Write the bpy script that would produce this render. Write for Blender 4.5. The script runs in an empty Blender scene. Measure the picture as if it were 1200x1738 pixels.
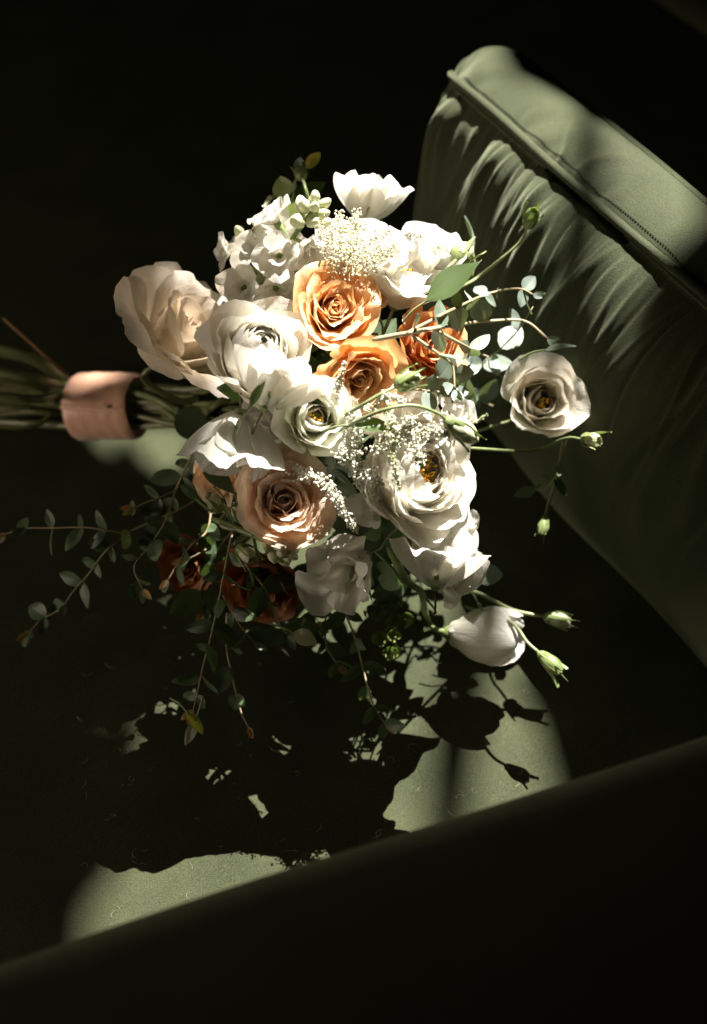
import bpy, bmesh, math, random
from mathutils import Vector, Matrix, noise
V = Vector
rnd = random.Random(7)
R = math.radians
scene = bpy.context.scene
col = scene.collection

# ------------------------------------------------------------------ camera
FPX, PITCH, CDIST = 2655.0, R(46), 1.3          # focal length in photo pixels (1200 x 1738)
CF = V((0, math.cos(PITCH), -math.sin(PITCH)))
CR = V((1, 0, 0))
CU = CR.cross(CF)
CPOS = V((0, 0, .05)) - CDIST * CF
cam = bpy.data.cameras.new('camera')
cam.sensor_fit = 'VERTICAL'
cam.sensor_height = 36
cam.lens = FPX / 1738 * 36
cam.clip_start = .01
cam.clip_end = 100
camo = bpy.data.objects.new('camera', cam)
col.objects.link(camo)
camo.location = CPOS
camo.rotation_euler = (math.pi / 2 - PITCH, 0, 0)
scene.camera = camo
cam.dof.use_dof = True
cam.dof.focus_distance = 1.19
cam.dof.aperture_fstop = 4.0


def ray(px, py):
    return (CF * FPX + CR * (px - 600) - CU * (py - 869)).normalized()


def P(px, py, z=0.0):
    "point of the place at height z seen at a pixel of the photograph"
    r = ray(px, py)
    return CPOS + r * ((z - CPOS.z) / r.z)


SC, SR = V((0, -.0015, .167)), .165                # the rough ball of the flower heads
cam.dof.focus_distance = (SC - CPOS).dot(CF) - .135
print('FOCUS', cam.dof.focus_distance)


def S(px, py, off=0.0):
    "point on the ball of flower heads (radius + off)"
    r = ray(px, py)
    d = SC - CPOS
    b = d.dot(r)
    q = (SR + off) ** 2 - (d.length_squared - b * b)
    t = b - math.sqrt(q) if q > 0 else b
    # beyond the silhouette: stay beside the centre
    return CPOS + r * t


def scr(x, y, c):
    "direction: x right, y up, c towards the viewer"
    return (CR * x + CU * y - CF * c).normalized()


# ------------------------------------------------------------------ world, lamps, exposure
w = bpy.data.worlds.new('World')
scene.world = w
w.use_nodes = True
w.node_tree.nodes['Background'].inputs[0].default_value = (.9, .85, .75, 1)
w.node_tree.nodes['Background'].inputs[1].default_value = .003
SUND = V((.228, .362, .904)).normalized()           # towards the light coming in at the window
SUNP = V((0, 0, .1)) + SUND * 8
sl = bpy.data.lights.new('window_light', 'SPOT')
sl.energy = 16200
sl.color = (1, .95, .87)
sl.spot_size = R(14)
sl.spot_blend = .1
sl.shadow_soft_size = .015
slo = bpy.data.objects.new('window_light', sl)
col.objects.link(slo)
slo.location = SUNP
slo.rotation_euler = (-SUND).to_track_quat('-Z', 'Y').to_euler()
al = bpy.data.lights.new('room_light', 'AREA')
al.energy = 9.0
al.color = (1, .84, .66)
al.size = .5
alo = bpy.data.objects.new('room_light', al)
col.objects.link(alo)
alo.location = (-1.6, -.30, .36)
alo.rotation_euler = (V((0, 0, .15)) - alo.location).to_track_quat('-Z', 'Y').to_euler()
scene.view_settings.view_transform = 'Standard'
scene.view_settings.look = 'None'
scene.view_settings.exposure = 0
scene.view_settings.gamma = 1
scene.render.engine = 'CYCLES'
scene.cycles.max_bounces = 10
scene.cycles.diffuse_bounces = 6
scene.cycles.transmission_bounces = 4

# ------------------------------------------------------------------ materials


def newmat(name):
    m = bpy.data.materials.new(name)
    m.use_nodes = True
    nt = m.node_tree
    return m, nt, nt.nodes['Principled BSDF'], nt.nodes['Material Output']


def N(nt, t, **kw):
    n = nt.nodes.new(t)
    for k, v in kw.items():
        if k in n.inputs:
            n.inputs[k].default_value = v
        else:
            setattr(n, k, v)
    return n


def petal_mat(name, base, edge, trans, tr=.35, spots=0, epow=3.0):
    m, nt, pb, out = newmat(name)
    L = nt.links.new
    uv = N(nt, 'ShaderNodeUVMap')
    sep = N(nt, 'ShaderNodeSeparateXYZ')
    L(uv.outputs[0], sep.inputs[0])
    pw = N(nt, 'ShaderNodeMath', operation='POWER')
    L(sep.outputs[1], pw.inputs[0]); pw.inputs[1].default_value = epow
    mx = N(nt, 'ShaderNodeMix', data_type='RGBA')
    mx.inputs[6].default_value = (*base, 1); mx.inputs[7].default_value = (*edge, 1)
    L(pw.outputs[0], mx.inputs[0])
    # blotches and long veins
    mp = N(nt, 'ShaderNodeMapping'); mp.inputs['Scale'].default_value = (26, 2.2, 1)
    L(uv.outputs[0], mp.inputs[0])
    ns = N(nt, 'ShaderNodeTexNoise', Scale=1.0, Detail=3.0)
    L(mp.outputs[0], ns.inputs[0])
    geo = N(nt, 'ShaderNodeTexCoord')
    n2 = N(nt, 'ShaderNodeTexNoise', Scale=60.0, Detail=3.0)
    L(geo.outputs['Object'], n2.inputs[0])
    mr = N(nt, 'ShaderNodeMapRange'); mr.inputs[1].default_value = .25; mr.inputs[2].default_value = .75
    mr.inputs[3].default_value = .86; mr.inputs[4].default_value = 1.06
    L(n2.outputs[0], mr.inputs[0])
    mr2 = N(nt, 'ShaderNodeMapRange'); mr2.inputs[1].default_value = .3; mr2.inputs[2].default_value = .7
    mr2.inputs[3].default_value = .93; mr2.inputs[4].default_value = 1.03
    L(ns.outputs[0], mr2.inputs[0])
    mm = N(nt, 'ShaderNodeMath', operation='MULTIPLY')
    L(mr.outputs[0], mm.inputs[0]); L(mr2.outputs[0], mm.inputs[1])
    vm = N(nt, 'ShaderNodeVectorMath', operation='SCALE')
    L(mx.outputs[2], vm.inputs[0]); L(mm.outputs[0], vm.inputs['Scale'])
    cur = vm.outputs[0]
    if spots:
        n3 = N(nt, 'ShaderNodeTexNoise', Scale=95.0, Detail=4.0)
        L(geo.outputs['Object'], n3.inputs[0])
        r3 = N(nt, 'ShaderNodeMapRange'); r3.inputs[1].default_value = .63; r3.inputs[2].default_value = .72
        r3.inputs[4].default_value = spots
        L(n3.outputs[0], r3.inputs[0])
        m3 = N(nt, 'ShaderNodeMix', data_type='RGBA')
        L(r3.outputs[0], m3.inputs[0]); L(cur, m3.inputs[6]); m3.inputs[7].default_value = (.32, .15, .05, 1)
        cur = m3.outputs[2]
    L(cur, pb.inputs['Base Color'])
    pb.inputs['Roughness'].default_value = .42
    pb.inputs['Specular IOR Level'].default_value = .35
    pb.inputs['Sheen Weight'].default_value = .15
    bmp = N(nt, 'ShaderNodeBump', Strength=.5, Distance=.0014)
    add = N(nt, 'ShaderNodeMath', operation='ADD')
    L(ns.outputs[0], add.inputs[0])
    n4 = N(nt, 'ShaderNodeTexNoise', Scale=220.0, Detail=4.0)
    L(geo.outputs['Object'], n4.inputs[0]); L(n4.outputs[0], add.inputs[1])
    L(add.outputs[0], bmp.inputs['Height'])
    L(bmp.outputs[0], pb.inputs['Normal'])
    tl = N(nt, 'ShaderNodeBsdfTranslucent'); tl.inputs[0].default_value = (*trans, 1)
    mixs = N(nt, 'ShaderNodeMixShader'); mixs.inputs[0].default_value = tr
    L(pb.outputs[0], mixs.inputs[1]); L(tl.outputs[0], mixs.inputs[2])
    L(mixs.outputs[0], out.inputs[0])
    return m


M = {}
M['white'] = petal_mat('white_petal', (.80, .79, .68), (.86, .85, .82), (.90, .86, .78), .453)
M['cream'] = petal_mat('cream_petal', (.82, .76, .62), (.85, .77, .71), (.84, .75, .62), .40, spots=.12)
M['ran'] = petal_mat('ranunculus_petal', (.82, .79, .66), (.87, .85, .80), (.90, .85, .74), .453)
M['lisi'] = petal_mat('lisianthus_petal', (.78, .82, .52), (.86, .85, .82), (.88, .86, .74), .453, epow=1.6)
M['blushlisi'] = petal_mat('blush_lisianthus_petal', (.90, .86, .70), (.92, .88, .80), (.93, .86, .74), .42, epow=1.5)
M['peach'] = petal_mat('peach_petal', (.90, .64, .42), (.90, .76, .62), (.95, .70, .46), .43, epow=1.5)
M['orange'] = petal_mat('orange_petal', (.84, .50, .19), (.90, .73, .54), (.92, .55, .24), .42, spots=.4, epow=6.0)
M['rustshade'] = petal_mat('shaded_rust_petal', (.36, .11, .03), (.44, .19, .08), (.5, .14, .04), .3)  # rust petal darkened: shade on the two low roses put into the colour
M['rust'] = petal_mat('rust_petal', (.74, .34, .11), (.84, .55, .33), (.85, .38, .13), .38, spots=.5, epow=6.0)


def leaf_mat(name, c1, c2, tr, rough=.5, trf=.25):
    m, nt, pb, out = newmat(name)
    L = nt.links.new
    geo = N(nt, 'ShaderNodeTexCoord')
    ns = N(nt, 'ShaderNodeTexNoise', Scale=90.0, Detail=4.0)
    L(geo.outputs['Object'], ns.inputs[0])
    inf = N(nt, 'ShaderNodeObjectInfo')
    mx = N(nt, 'ShaderNodeMix', data_type='RGBA')
    mx.inputs[6].default_value = (*c1, 1); mx.inputs[7].default_value = (*c2, 1)
    ad = N(nt, 'ShaderNodeMath', operation='ADD'); ad.use_clamp = True
    mu = N(nt, 'ShaderNodeMath', operation='MULTIPLY_ADD')
    L(inf.outputs['Random'], mu.inputs[0]); mu.inputs[1].default_value = .9; mu.inputs[2].default_value = -.45
    L(ns.outputs[0], ad.inputs[0]); L(mu.outputs[0], ad.inputs[1])
    L(ad.outputs[0], mx.inputs[0])
    L(mx.outputs[2], pb.inputs['Base Color'])
    pb.inputs['Roughness'].default_value = rough
    pb.inputs['Specular IOR Level'].default_value = .5
    uv = N(nt, 'ShaderNodeUVMap')
    sp = N(nt, 'ShaderNodeSeparateXYZ'); L(uv.outputs[0], sp.inputs[0])
    ab = N(nt, 'ShaderNodeMath', operation='ABSOLUTE'); L(sp.outputs[0], ab.inputs[0])
    cp = N(nt, 'ShaderNodeMapRange'); cp.inputs[1].default_value = 0; cp.inputs[2].default_value = .12
    L(ab.outputs[0], cp.inputs[0])
    a2 = N(nt, 'ShaderNodeMath', operation='MULTIPLY_ADD'); L(ns.outputs[0], a2.inputs[0]); a2.inputs[1].default_value = .8
    L(cp.outputs[0], a2.inputs[2])
    bmp = N(nt, 'ShaderNodeBump', Strength=.4, Distance=.0004)
    L(a2.outputs[0], bmp.inputs['Height']); L(bmp.outputs[0], pb.inputs['Normal'])
    tl = N(nt, 'ShaderNodeBsdfTranslucent'); tl.inputs[0].default_value = (*tr, 1)
    mixs = N(nt, 'ShaderNodeMixShader'); mixs.inputs[0].default_value = trf
    L(pb.outputs[0], mixs.inputs[1]); L(tl.outputs[0], mixs.inputs[2])
    L(mixs.outputs[0], out.inputs[0])
    return m


M['euc'] = leaf_mat('eucalyptus_leaf', (.055, .095, .040), (.10, .145, .075), (.12, .20, .03), .45, .18)
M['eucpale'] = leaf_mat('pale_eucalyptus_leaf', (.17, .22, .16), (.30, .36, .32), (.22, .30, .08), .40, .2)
M['green'] = leaf_mat('green_leaf', (.05, .085, .025), (.09, .13, .055), (.18, .30, .04), .38, .28)
M['sepal'] = leaf_mat('sepal_green', (.16, .22, .07), (.28, .34, .14), (.35, .45, .1), .45, .2)
M['stem'] = leaf_mat('stem_green', (.16, .20, .08), (.26, .30, .14), (.3, .4, .1), .4, .05)
M['twig'] = leaf_mat('twig_brown', (.26, .21, .11), (.42, .36, .22), (.3, .25, .1), .6, 0.0)
M['shadestem'] = leaf_mat('stem_shaded', (.10, .12, .04), (.20, .20, .09), (.2, .3, .1), .4, 0.0)  # darker copy of the stem green, standing for shade inside the bouquet
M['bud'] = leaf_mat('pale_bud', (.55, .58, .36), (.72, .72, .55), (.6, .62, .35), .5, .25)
M['grain'] = leaf_mat('astilbe_grain', (.68, .66, .48), (.84, .82, .72), (.7, .7, .5), .6, .2)
M['graingreen'] = leaf_mat('astilbe_green_grain', (.40, .44, .22), (.6, .6, .38), (.5, .6, .2), .6, .2)
M['stamen'] = leaf_mat('yellow_stamen', (.80, .50, .04), (.85, .42, .03), (.8, .5, .05), .6, .2)
M['hop'] = leaf_mat('green_hop', (.10, .13, .03), (.18, .22, .06), (.2, .3, .05), .5, .2)
M['tip'] = leaf_mat('rusty_tip', (.38, .20, .08), (.5, .34, .12), (.5, .3, .1), .6, .2)
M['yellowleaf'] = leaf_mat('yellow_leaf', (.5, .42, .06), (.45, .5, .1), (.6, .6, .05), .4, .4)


def velvet(name, c, c2, sheen=.6, speck=.0):
    m, nt, pb, out = newmat(name)
    L = nt.links.new
    geo = N(nt, 'ShaderNodeTexCoord')
    ns = N(nt, 'ShaderNodeTexNoise', Scale=14.0, Detail=4.0)
    fn = N(nt, 'ShaderNodeTexNoise', Scale=1100.0, Detail=2.0, Roughness=.7)
    L(geo.outputs['Object'], ns.inputs[0]); L(geo.outputs['Object'], fn.inputs[0])
    mx = N(nt, 'ShaderNodeMix', data_type='RGBA')
    mx.inputs[6].default_value = (*c, 1); mx.inputs[7].default_value = (*c2, 1)
    ad = N(nt, 'ShaderNodeMath', operation='MULTIPLY_ADD')
    L(fn.outputs[0], ad.inputs[0]); ad.inputs[1].default_value = 1.8
    a0 = N(nt, 'ShaderNodeMath', operation='MULTIPLY_ADD'); L(ns.outputs[0], a0.inputs[0]); a0.inputs[1].default_value = .7
    a0.inputs[2].default_value = -.80
    L(a0.outputs[0], ad.inputs[2]); ad.use_clamp = True
    L(ad.outputs[0], mx.inputs[0]); L(mx.outputs[2], pb.inputs['Base Color'])
    pb.inputs['Roughness'].default_value = .75
    pb.inputs['Specular IOR Level'].default_value = .15
    pb.inputs['Sheen Weight'].default_value = sheen
    pb.inputs['Sheen Roughness'].default_value = .4
    pb.inputs['Sheen Tint'].default_value = (.62, .68, .48, 1)
    bmp = N(nt, 'ShaderNodeBump', Strength=.8, Distance=.001)
    L(fn.outputs[0], bmp.inputs['Height']); L(bmp.outputs[0], pb.inputs['Normal'])
    return m


M['velvet'] = velvet('green_velvet', (.013, .016, .008), (.072, .083, .040), .0)
M['velvet_cushion'] = velvet('green_velvet_cushion', (.016, .019, .010), (.082, .096, .048), .6)
M['velvet_arm'] = velvet('green_velvet_arm', (.058, .058, .030), (.10, .10, .052), .2)
M['thread'], _nt, _pb, _o = newmat('dark_thread')
_pb.inputs['Base Color'].default_value = (.012, .014, .009, 1)
M['lint'], _nt, _pb, _o = newmat('white_lint')
_pb.inputs['Base Color'].default_value = (.5, .5, .42, 1)
M['ribbon'], _nt, _pb, _o = newmat('blush_satin')
_pb.inputs['Base Color'].default_value = (.76, .42, .28, 1)
_pb.inputs['Roughness'].default_value = .38
_pb.inputs['Sheen Weight'].default_value = .4
_w = N(_nt, 'ShaderNodeTexNoise', Scale=300.0, Detail=3.0)
_b = N(_nt, 'ShaderNodeBump', Strength=.15, Distance=.0005)
_nt.links.new(_w.outputs[0], _b.inputs['Height']); _nt.links.new(_b.outputs[0], _pb.inputs['Normal'])
M['wall'], _nt, _pb, _o = newmat('gobo_black')
_pb.inputs['Base Color'].default_value = (.006, .006, .005, 1)  # black of the added light-masking wall

# ------------------------------------------------------------------ object helpers


def link(name, me, mat, parent=None, mtx=None, label=None):
    o = bpy.data.objects.new(name, me)
    col.objects.link(o)
    if mat is not None and not me.materials:
        me.materials.append(mat)
    if parent is not None:
        o.parent = parent
    if mtx is not None:
        o.matrix_local = mtx
    if label:
        o['label'] = label
    return o


def thing(name, label, cat, loc, axis=None, group=None, roll=0):
    o = bpy.data.objects.new(name, None)
    o.empty_display_size = .01
    col.objects.link(o)
    o['label'] = label
    o['category'] = cat
    if group:
        o['group'] = group
    m = Matrix.Translation(loc)
    if axis is not None:
        m = m @ axis.to_track_quat('Z', 'Y').to_matrix().to_4x4() @ Matrix.Rotation(roll, 4, 'Z')
    o.matrix_world = m
    o['m'] = [c for r in m for c in r]
    return o


def mw(o):
    v = list(o['m'])
    return Matrix((v[0:4], v[4:8], v[8:12], v[12:16]))


def grid_mesh(name, pts, nu, nv, uvs=None, close=False):
    "pts[j*nu+i]"
    faces = []
    for j in range(nv - 1):
        for i in range(nu if close else nu - 1):
            a = j * nu + i
            b = j * nu + (i + 1) % nu
            faces.append((a, b, b + nu, a + nu))
    me = bpy.data.meshes.new(name)
    me.from_pydata([tuple(p) for p in pts], [], faces)
    if uvs:
        ul = me.uv_layers.new(name='UVMap')
        ul.data.foreach_set('uv', [c for l in me.loops for c in uvs[l.vertex_index]])
    me.polygons.foreach_set('use_smooth', [True] * len(me.polygons))
    return me


def lerp3(a, v):
    # quadratic through v = 0, .5, 1
    return a[0] * (2 * v - 1) * (v - 1) + a[1] * 4 * v * (1 - v) + a[2] * v * (2 * v - 1)


def petal_mesh(L, W, ang, r0, z0, theta, wrap=1.1, amp=.03, ruf=0., rfq=7, curl=0., point=0., wmax=.6, nu=15, nv=14, notch=0., rmin=.0, basew=.35, fan=.022):
    """petal around the local z axis; ang = heading from the axis in degrees at base, middle, tip"""
    sd = V((rnd.uniform(-99, 99), rnd.uniform(-99, 99), rnd.uniform(-99, 99)))
    # profile
    K = nv * 3
    r, z = r0, z0
    prof = [(r, z, R(ang[0]))]
    for k in range(K):
        f = R(lerp3(ang, (k + .5) / K))
        r += math.sin(f) * L / K
        z += math.cos(f) * L / K
        prof.append((r, z, R(lerp3(ang, (k + 1) / K))))
    st, ct = math.sin(theta), math.cos(theta)
    er = V((ct, st, 0)); et = V((-st, ct, 0)); ez = V((0, 0, 1))
    pts, uvs = [], []
    ph = rnd.uniform(0, 6.3)
    for j in range(nv):
        v = j / (nv - 1)
        for i in range(nu):
            u = 2 * i / (nu - 1) - 1
            # the tip edge is rounded: length shrinks to the sides
            lim = 1 - (.34 - point * .12) * abs(u) ** 2.6 + point * .06 * (1 - min(1, abs(u) * 3)) - notch * math.exp(-(u * 4) ** 2)
            vv = v * min(1, lim)
            fk = vv * K
            k0 = min(K - 1, int(fk)); fr = fk - k0
            a, b = prof[k0], prof[k0 + 1]
            rr = a[0] + (b[0] - a[0]) * fr; zz = a[1] + (b[1] - a[1]) * fr; ff = a[2] + (b[2] - a[2]) * fr
            if vv < wmax:
                wd = basew + (1 - basew) * math.sin(math.pi / 2 * vv / wmax)
            else:
                q = (vv - wmax) / (1 - wmax)
                wd = 1 - (.30 + point * .25) * q * q
            s = u * W * wd
            rc = max(rr * wrap, rmin, W * .38)
            an = s / rc
            if abs(an) > 2.3:
                an = math.copysign(2.3, an)
            t = er * math.sin(ff) + ez * math.cos(ff)
            n = -er * math.cos(ff) + ez * math.sin(ff)      # towards the axis
            c = er * rr + ez * zz
            p = c + et * (rc * math.sin(an)) + n * (rc * (1 - math.cos(an)))
            no = (n * math.cos(an) - et * math.sin(an))
            edge = abs(u) ** 3
            fd = fan * L * (noise.noise(sd + V((u * 5.5, vv * .7, 20))) + .5 * noise.noise(sd + V((u * 13, vv * 1.1, 30)))) * vv * (1.5 - .5 * vv)
            d = amp * L * noise.noise(sd + V((u * 1.3, vv * 1.6, 0))) * 2 * (0.15 + vv)
            d += amp * .45 * L * noise.noise(sd * 2 + V((u * 4, vv * 4.5, 3))) * vv
            d += ruf * L * (vv ** 3 * .8 + edge * vv * .7) * math.sin(rfq * u + ph + 2.2 * noise.noise(sd + V((u * 2, vv, 9))))
            d -= curl * L * (edge * vv * .6 + max(0, vv - .75) ** 2 * 4 * (1 - .3 * edge))
            pts.append(p + no * (d + fd) + t * (.018 * L * noise.noise(sd + V((u * 6, 5, 5))) * vv ** 4))
            uvs.append((u, vv))
    return grid_mesh('petal', pts, nu, nv, uvs)


def ico(rad, sub=1):
    bm = bmesh.new()
    bmesh.ops.create_icosphere(bm, subdivisions=sub, radius=rad)
    return bm


def catmull(pts, n=8):
    out = []
    P_ = [2 * pts[0] - pts[1]] + list(pts) + [2 * pts[-1] - pts[-2]]
    for i in range(1, len(P_) - 2):
        a, b, c, d = P_[i - 1], P_[i], P_[i + 1], P_[i + 2]
        for k in range(n):
            t = k / n
            out.append(.5 * ((2 * b) + (c - a) * t + (2 * a - 5 * b + 4 * c - d) * t * t + (3 * b - a - 3 * c + d) * t ** 3))
    out.append(pts[-1].copy())
    return out


def tube_mesh(name, pts, r0, r1, ns=8, bump=0., smooth=6):
    pts = catmull(pts, smooth) if smooth else pts
    n = len(pts)
    out = []
    up = V((.3, .2, .93))
    for i, p in enumerate(pts):
        t = (pts[min(n - 1, i + 1)] - pts[max(0, i - 1)]).normalized()
        a = t.cross(up)
        if a.length < 1e-4:
            a = t.orthogonal()
        a.normalize(); b = t.cross(a)
        rr = r0 + (r1 - r0) * i / (n - 1)
        if bump:
            rr *= 1 + bump * noise.noise(p * 90)
        if i in (0, n - 1):
            rr *= .6
        for k in range(ns):
            an = 2 * math.pi * k / ns
            out.append(p + a * (rr * math.cos(an)) + b * (rr * math.sin(an)))
    me = grid_mesh(name, out, ns, n, close=True)
    bm = bmesh.new(); bm.from_mesh(me)
    bm.verts.ensure_lookup_table()
    bm.faces.new([bm.verts[k] for k in range(ns)][::-1])
    bm.faces.new([bm.verts[(n - 1) * ns + k] for k in range(ns)])
    bm.to_mesh(me); bm.free()
    return me


def lathe_mesh(name, prof, ns=12, bend=0., lob=0, lamp=0.):
    out = []
    for r, z in prof:
        for k in range(ns):
            a = 2 * math.pi * k / ns
            rr = r * (1 + lamp * math.cos(lob * a + z * 60))
            out.append(V((rr * math.cos(a) + bend * z * z, rr * math.sin(a), z)))
    return grid_mesh(name, out, ns, len(prof), [(0, .5)] * (ns * len(prof)), close=True)


# ------------------------------------------------------------------ binding point and stems
BIND = P(185, 690, .075)
BAX = (P(600, 690, .13) - BIND).normalized()          # from the binding towards the heads
BA = BAX.cross(V((0, 0, 1))).normalized(); BB = BAX.cross(BA)
stem_no = [0]


def stem_to_bind(parent, start_w, dirw, rad=.0019, mat='shadestem', thick=1.25, via=()):
    "stem from a head back through the ribbon to its cut end, in parent space"
    i = stem_no[0]; stem_no[0] += 1
    a = i * 2.39996; rr = .0200 * math.sqrt(((i * 7) % 29 + .5) / 29)
    b0 = BIND + BA * (rr * math.cos(a)) + BB * (rr * math.sin(a))
    # beyond the binding the stems splay the other way
    end = b0 - BAX * rnd.uniform(.13, .2) - BA * (math.cos(a) * rr * 1.2) * 1.0 - BB * (math.sin(a) * rr * 1.2)
    a2 = a + 1.2 + rnd.uniform(-.5, .5)
    end = BIND - BAX * rnd.uniform(.17, .24) + BA * (rr * 2.4 * math.cos(a2)) + BB * (rr * 1.5 * math.sin(a2)) + V((0, 0, .006))
    end.z = max(.006, end.z)
    mid = start_w - dirw * .045
    q = b0 + BAX * .05 + (SC - b0) * .06
    core = SC.lerp(mid, .35)
    pts = [start_w, start_w - dirw * .02, mid.lerp(core, .35), q.lerp(core, .25), b0 + BAX * .03, b0 - BAX * .03, end]
    if thick < 1:
        pts = pts[:-2] + [b0 - BAX * .015]
    if len(via):
        pts = [start_w] + via + pts[3:]
    inv = mw(parent).inverted()
    me = tube_mesh('stem', [inv @ p for p in pts], rad * .75, rad * thick, 8, .12)
    return link('stem', me, M[mat], parent)


def calyx(parent, z0, r, mat='sepal', n=5, L=None, ang=(60, 20, 40), fn=9):
    L = L or r * 2.2
    prof = [(r * .25, z0 - r * .9), (r * .75, z0 - r * .55), (r * .95, z0 - r * .1), (r * .9, z0 + r * .3), (r * .3, z0 + r * .5)]
    link('calyx', lathe_mesh('calyx', prof, 10), M[mat], parent)
    for k in range(n):
        me = petal_mesh(L, L * .17, ang, r * .5, z0 - r * .1, k * 2 * math.pi / n + rnd.uniform(-.2, .2), amp=.05, point=2.2, wmax=.3, nu=5, nv=8, basew=.7)
        link('sepal', me, M[mat], parent)


def stamens(parent, n, z0, h, spread, mat='stamen'):
    for k in range(n):
        a = rnd.uniform(0, 6.28); q = spread * math.sqrt(rnd.random())
        b = V((q * .4 * math.cos(a), q * .4 * math.sin(a), z0)); t = V((q * math.cos(a), q * math.sin(a), z0 + h * rnd.uniform(.8, 1.1)))
        me = tube_mesh('stamen', [b, (b + t) / 2 + V((0, 0, h * .08)), t - V((0, 0, h * .1)), t, t + V((0, 0, h * .2))], h * .02, h * .05, 5, 0, 2)
        link('stamen', me, M[mat], parent)


# ------------------------------------------------------------------ flowers


def rose(o, rad, mat, n=30, openness=1.0, point=.8, tight=1.0):
    rr_ = lambda s: rnd.uniform(-s, s)
    for i in range(n):
        t = i / (n - 1)
        L = rad * (.62 + .62 * t ** .9)
        te = t * openness
        ang = (18 + 88 * te ** .8 + rr_(5), -7 + 52 * te ** 1.7 + rr_(5), 0 + 112 * te ** 2.0 + rr_(16))
        W = rad * (.26 + .50 * t)
        me = petal_mesh(L, W, ang, rad * (.015 + .10 * t), -rad * .50, i * 2.39996 + rr_(.25), wrap=1.05 + .5 * t,
                        amp=.045 + .035 * t, ruf=.012 + .012 * t, rfq=5, curl=(.02 + .10 * t) * (1 + rr_(.5)), point=point * (t > .3), rmin=rad * .07, wmax=.62)
        link('petal', me, mat, o)


def ranunculus(o, rad, mat, n=52, hollow=.0, outer=.25, cup=1.0):
    rr_ = lambda s: rnd.uniform(-s, s)
    for i in range(n):
        t = i / (n - 1)
        rim = rad * (hollow + (1 - hollow) * t) * .66
        L = rad * (.75 + .55 * t)
        op = max(0, (t - (1 - outer)) / outer)
        ang = (38 + 62 * t + rr_(3), 2 + 14 * t + 30 * op + rr_(4), (-50 + 30 * t) * cup + 62 * op + rr_(9))
        W = rad * (.28 + .38 * t)
        r0 = rad * (.03 + hollow * .35 * (1 - t))
        me = petal_mesh(L, W, ang, r0, -rad * (.52 if hollow > .2 else .20 + .32 * t), i * 2.39996 + rr_(.4), wrap=1.03, amp=.018 + .04 * op, ruf=.010 + .018 * op,
                        rfq=6, curl=.0 + .03 * op, rmin=rad * .08, wmax=.66, nu=15, nv=13, basew=.45)
        link('petal', me, mat, o)


def lisianthus(o, rad, mat, n=16, openness=1.0):
    rr_ = lambda s: rnd.uniform(-s, s)
    for i in range(n):
        t = i / (n - 1)
        L = rad * (.78 + .52 * t)
        te = t * openness
        ang = (38 + 34 * te + rr_(5), -4 + 40 * te ** 1.3 + rr_(4), -22 + 112 * te ** 1.5 + rr_(12))
        W = rad * (.42 + .34 * t)
        me = petal_mesh(L, W, ang, rad * .10, -rad * .62, i * 2.2 + rr_(.2), wrap=1.08 + .35 * t, amp=.035 + .035 * t,
                        ruf=.018 + .02 * t, rfq=5, curl=.03 + .08 * t, rmin=rad * .22, wmax=.68)
        link('petal', me, mat, o)


def sweet_pea(o, rad, mat):
    "one broad standard behind, two wings and a keel in front; the axis runs from the calyx to the rim"
    me = petal_mesh(rad * 1.75, rad * 1.22, (5, 22, 66), rad * .12, -rad * .8, 0, wrap=6, amp=.06, ruf=.075, rfq=8, curl=.08, nu=35, nv=24, notch=.12, wmax=.58, rmin=rad * 1.9, basew=.14, fan=.045)
    link('petal', me, mat, o)
    for s in (-1, 1):
        me = petal_mesh(rad * 1.45, rad * .70, (10, 26, 48), rad * .08, -rad * .8, math.pi + s * .85, wrap=3, amp=.09, ruf=.07, rfq=6, curl=.05, nu=21, nv=17, wmax=.62, rmin=rad * .9, basew=.14, fan=.04)
        link('petal', me, mat, o)
        me = petal_mesh(rad * 1.25, rad * .55, (10, 12, 22), rad * .06, -rad * .8, s * .7, wrap=3, amp=.09, ruf=.07, rfq=6, curl=.02, nu=17, nv=14, wmax=.62, rmin=rad * .7, basew=.14, fan=.04)
        link('petal', me, mat, o)
    me = petal_mesh(rad * .9, rad * .3, (5, 20, -20), rad * .03, -rad * .8, math.pi, wrap=1, amp=.03, nu=9, nv=9, basew=.3)
    link('keel', me, mat, o)


def closed_bud(o, L, r, mat, n=5, twist=1):
    for k in range(n):
        me = petal_mesh(L * 1.05, r * 1.35, (42, 6, -34), r * .18, 0, k * 2 * math.pi / n, wrap=1.05, amp=.02, ruf=.006, nu=13, nv=13, wmax=.45, rmin=r * .2, basew=.45)
        link('petal', me, mat, o)


W_ = lambda px: px * .00049

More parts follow.
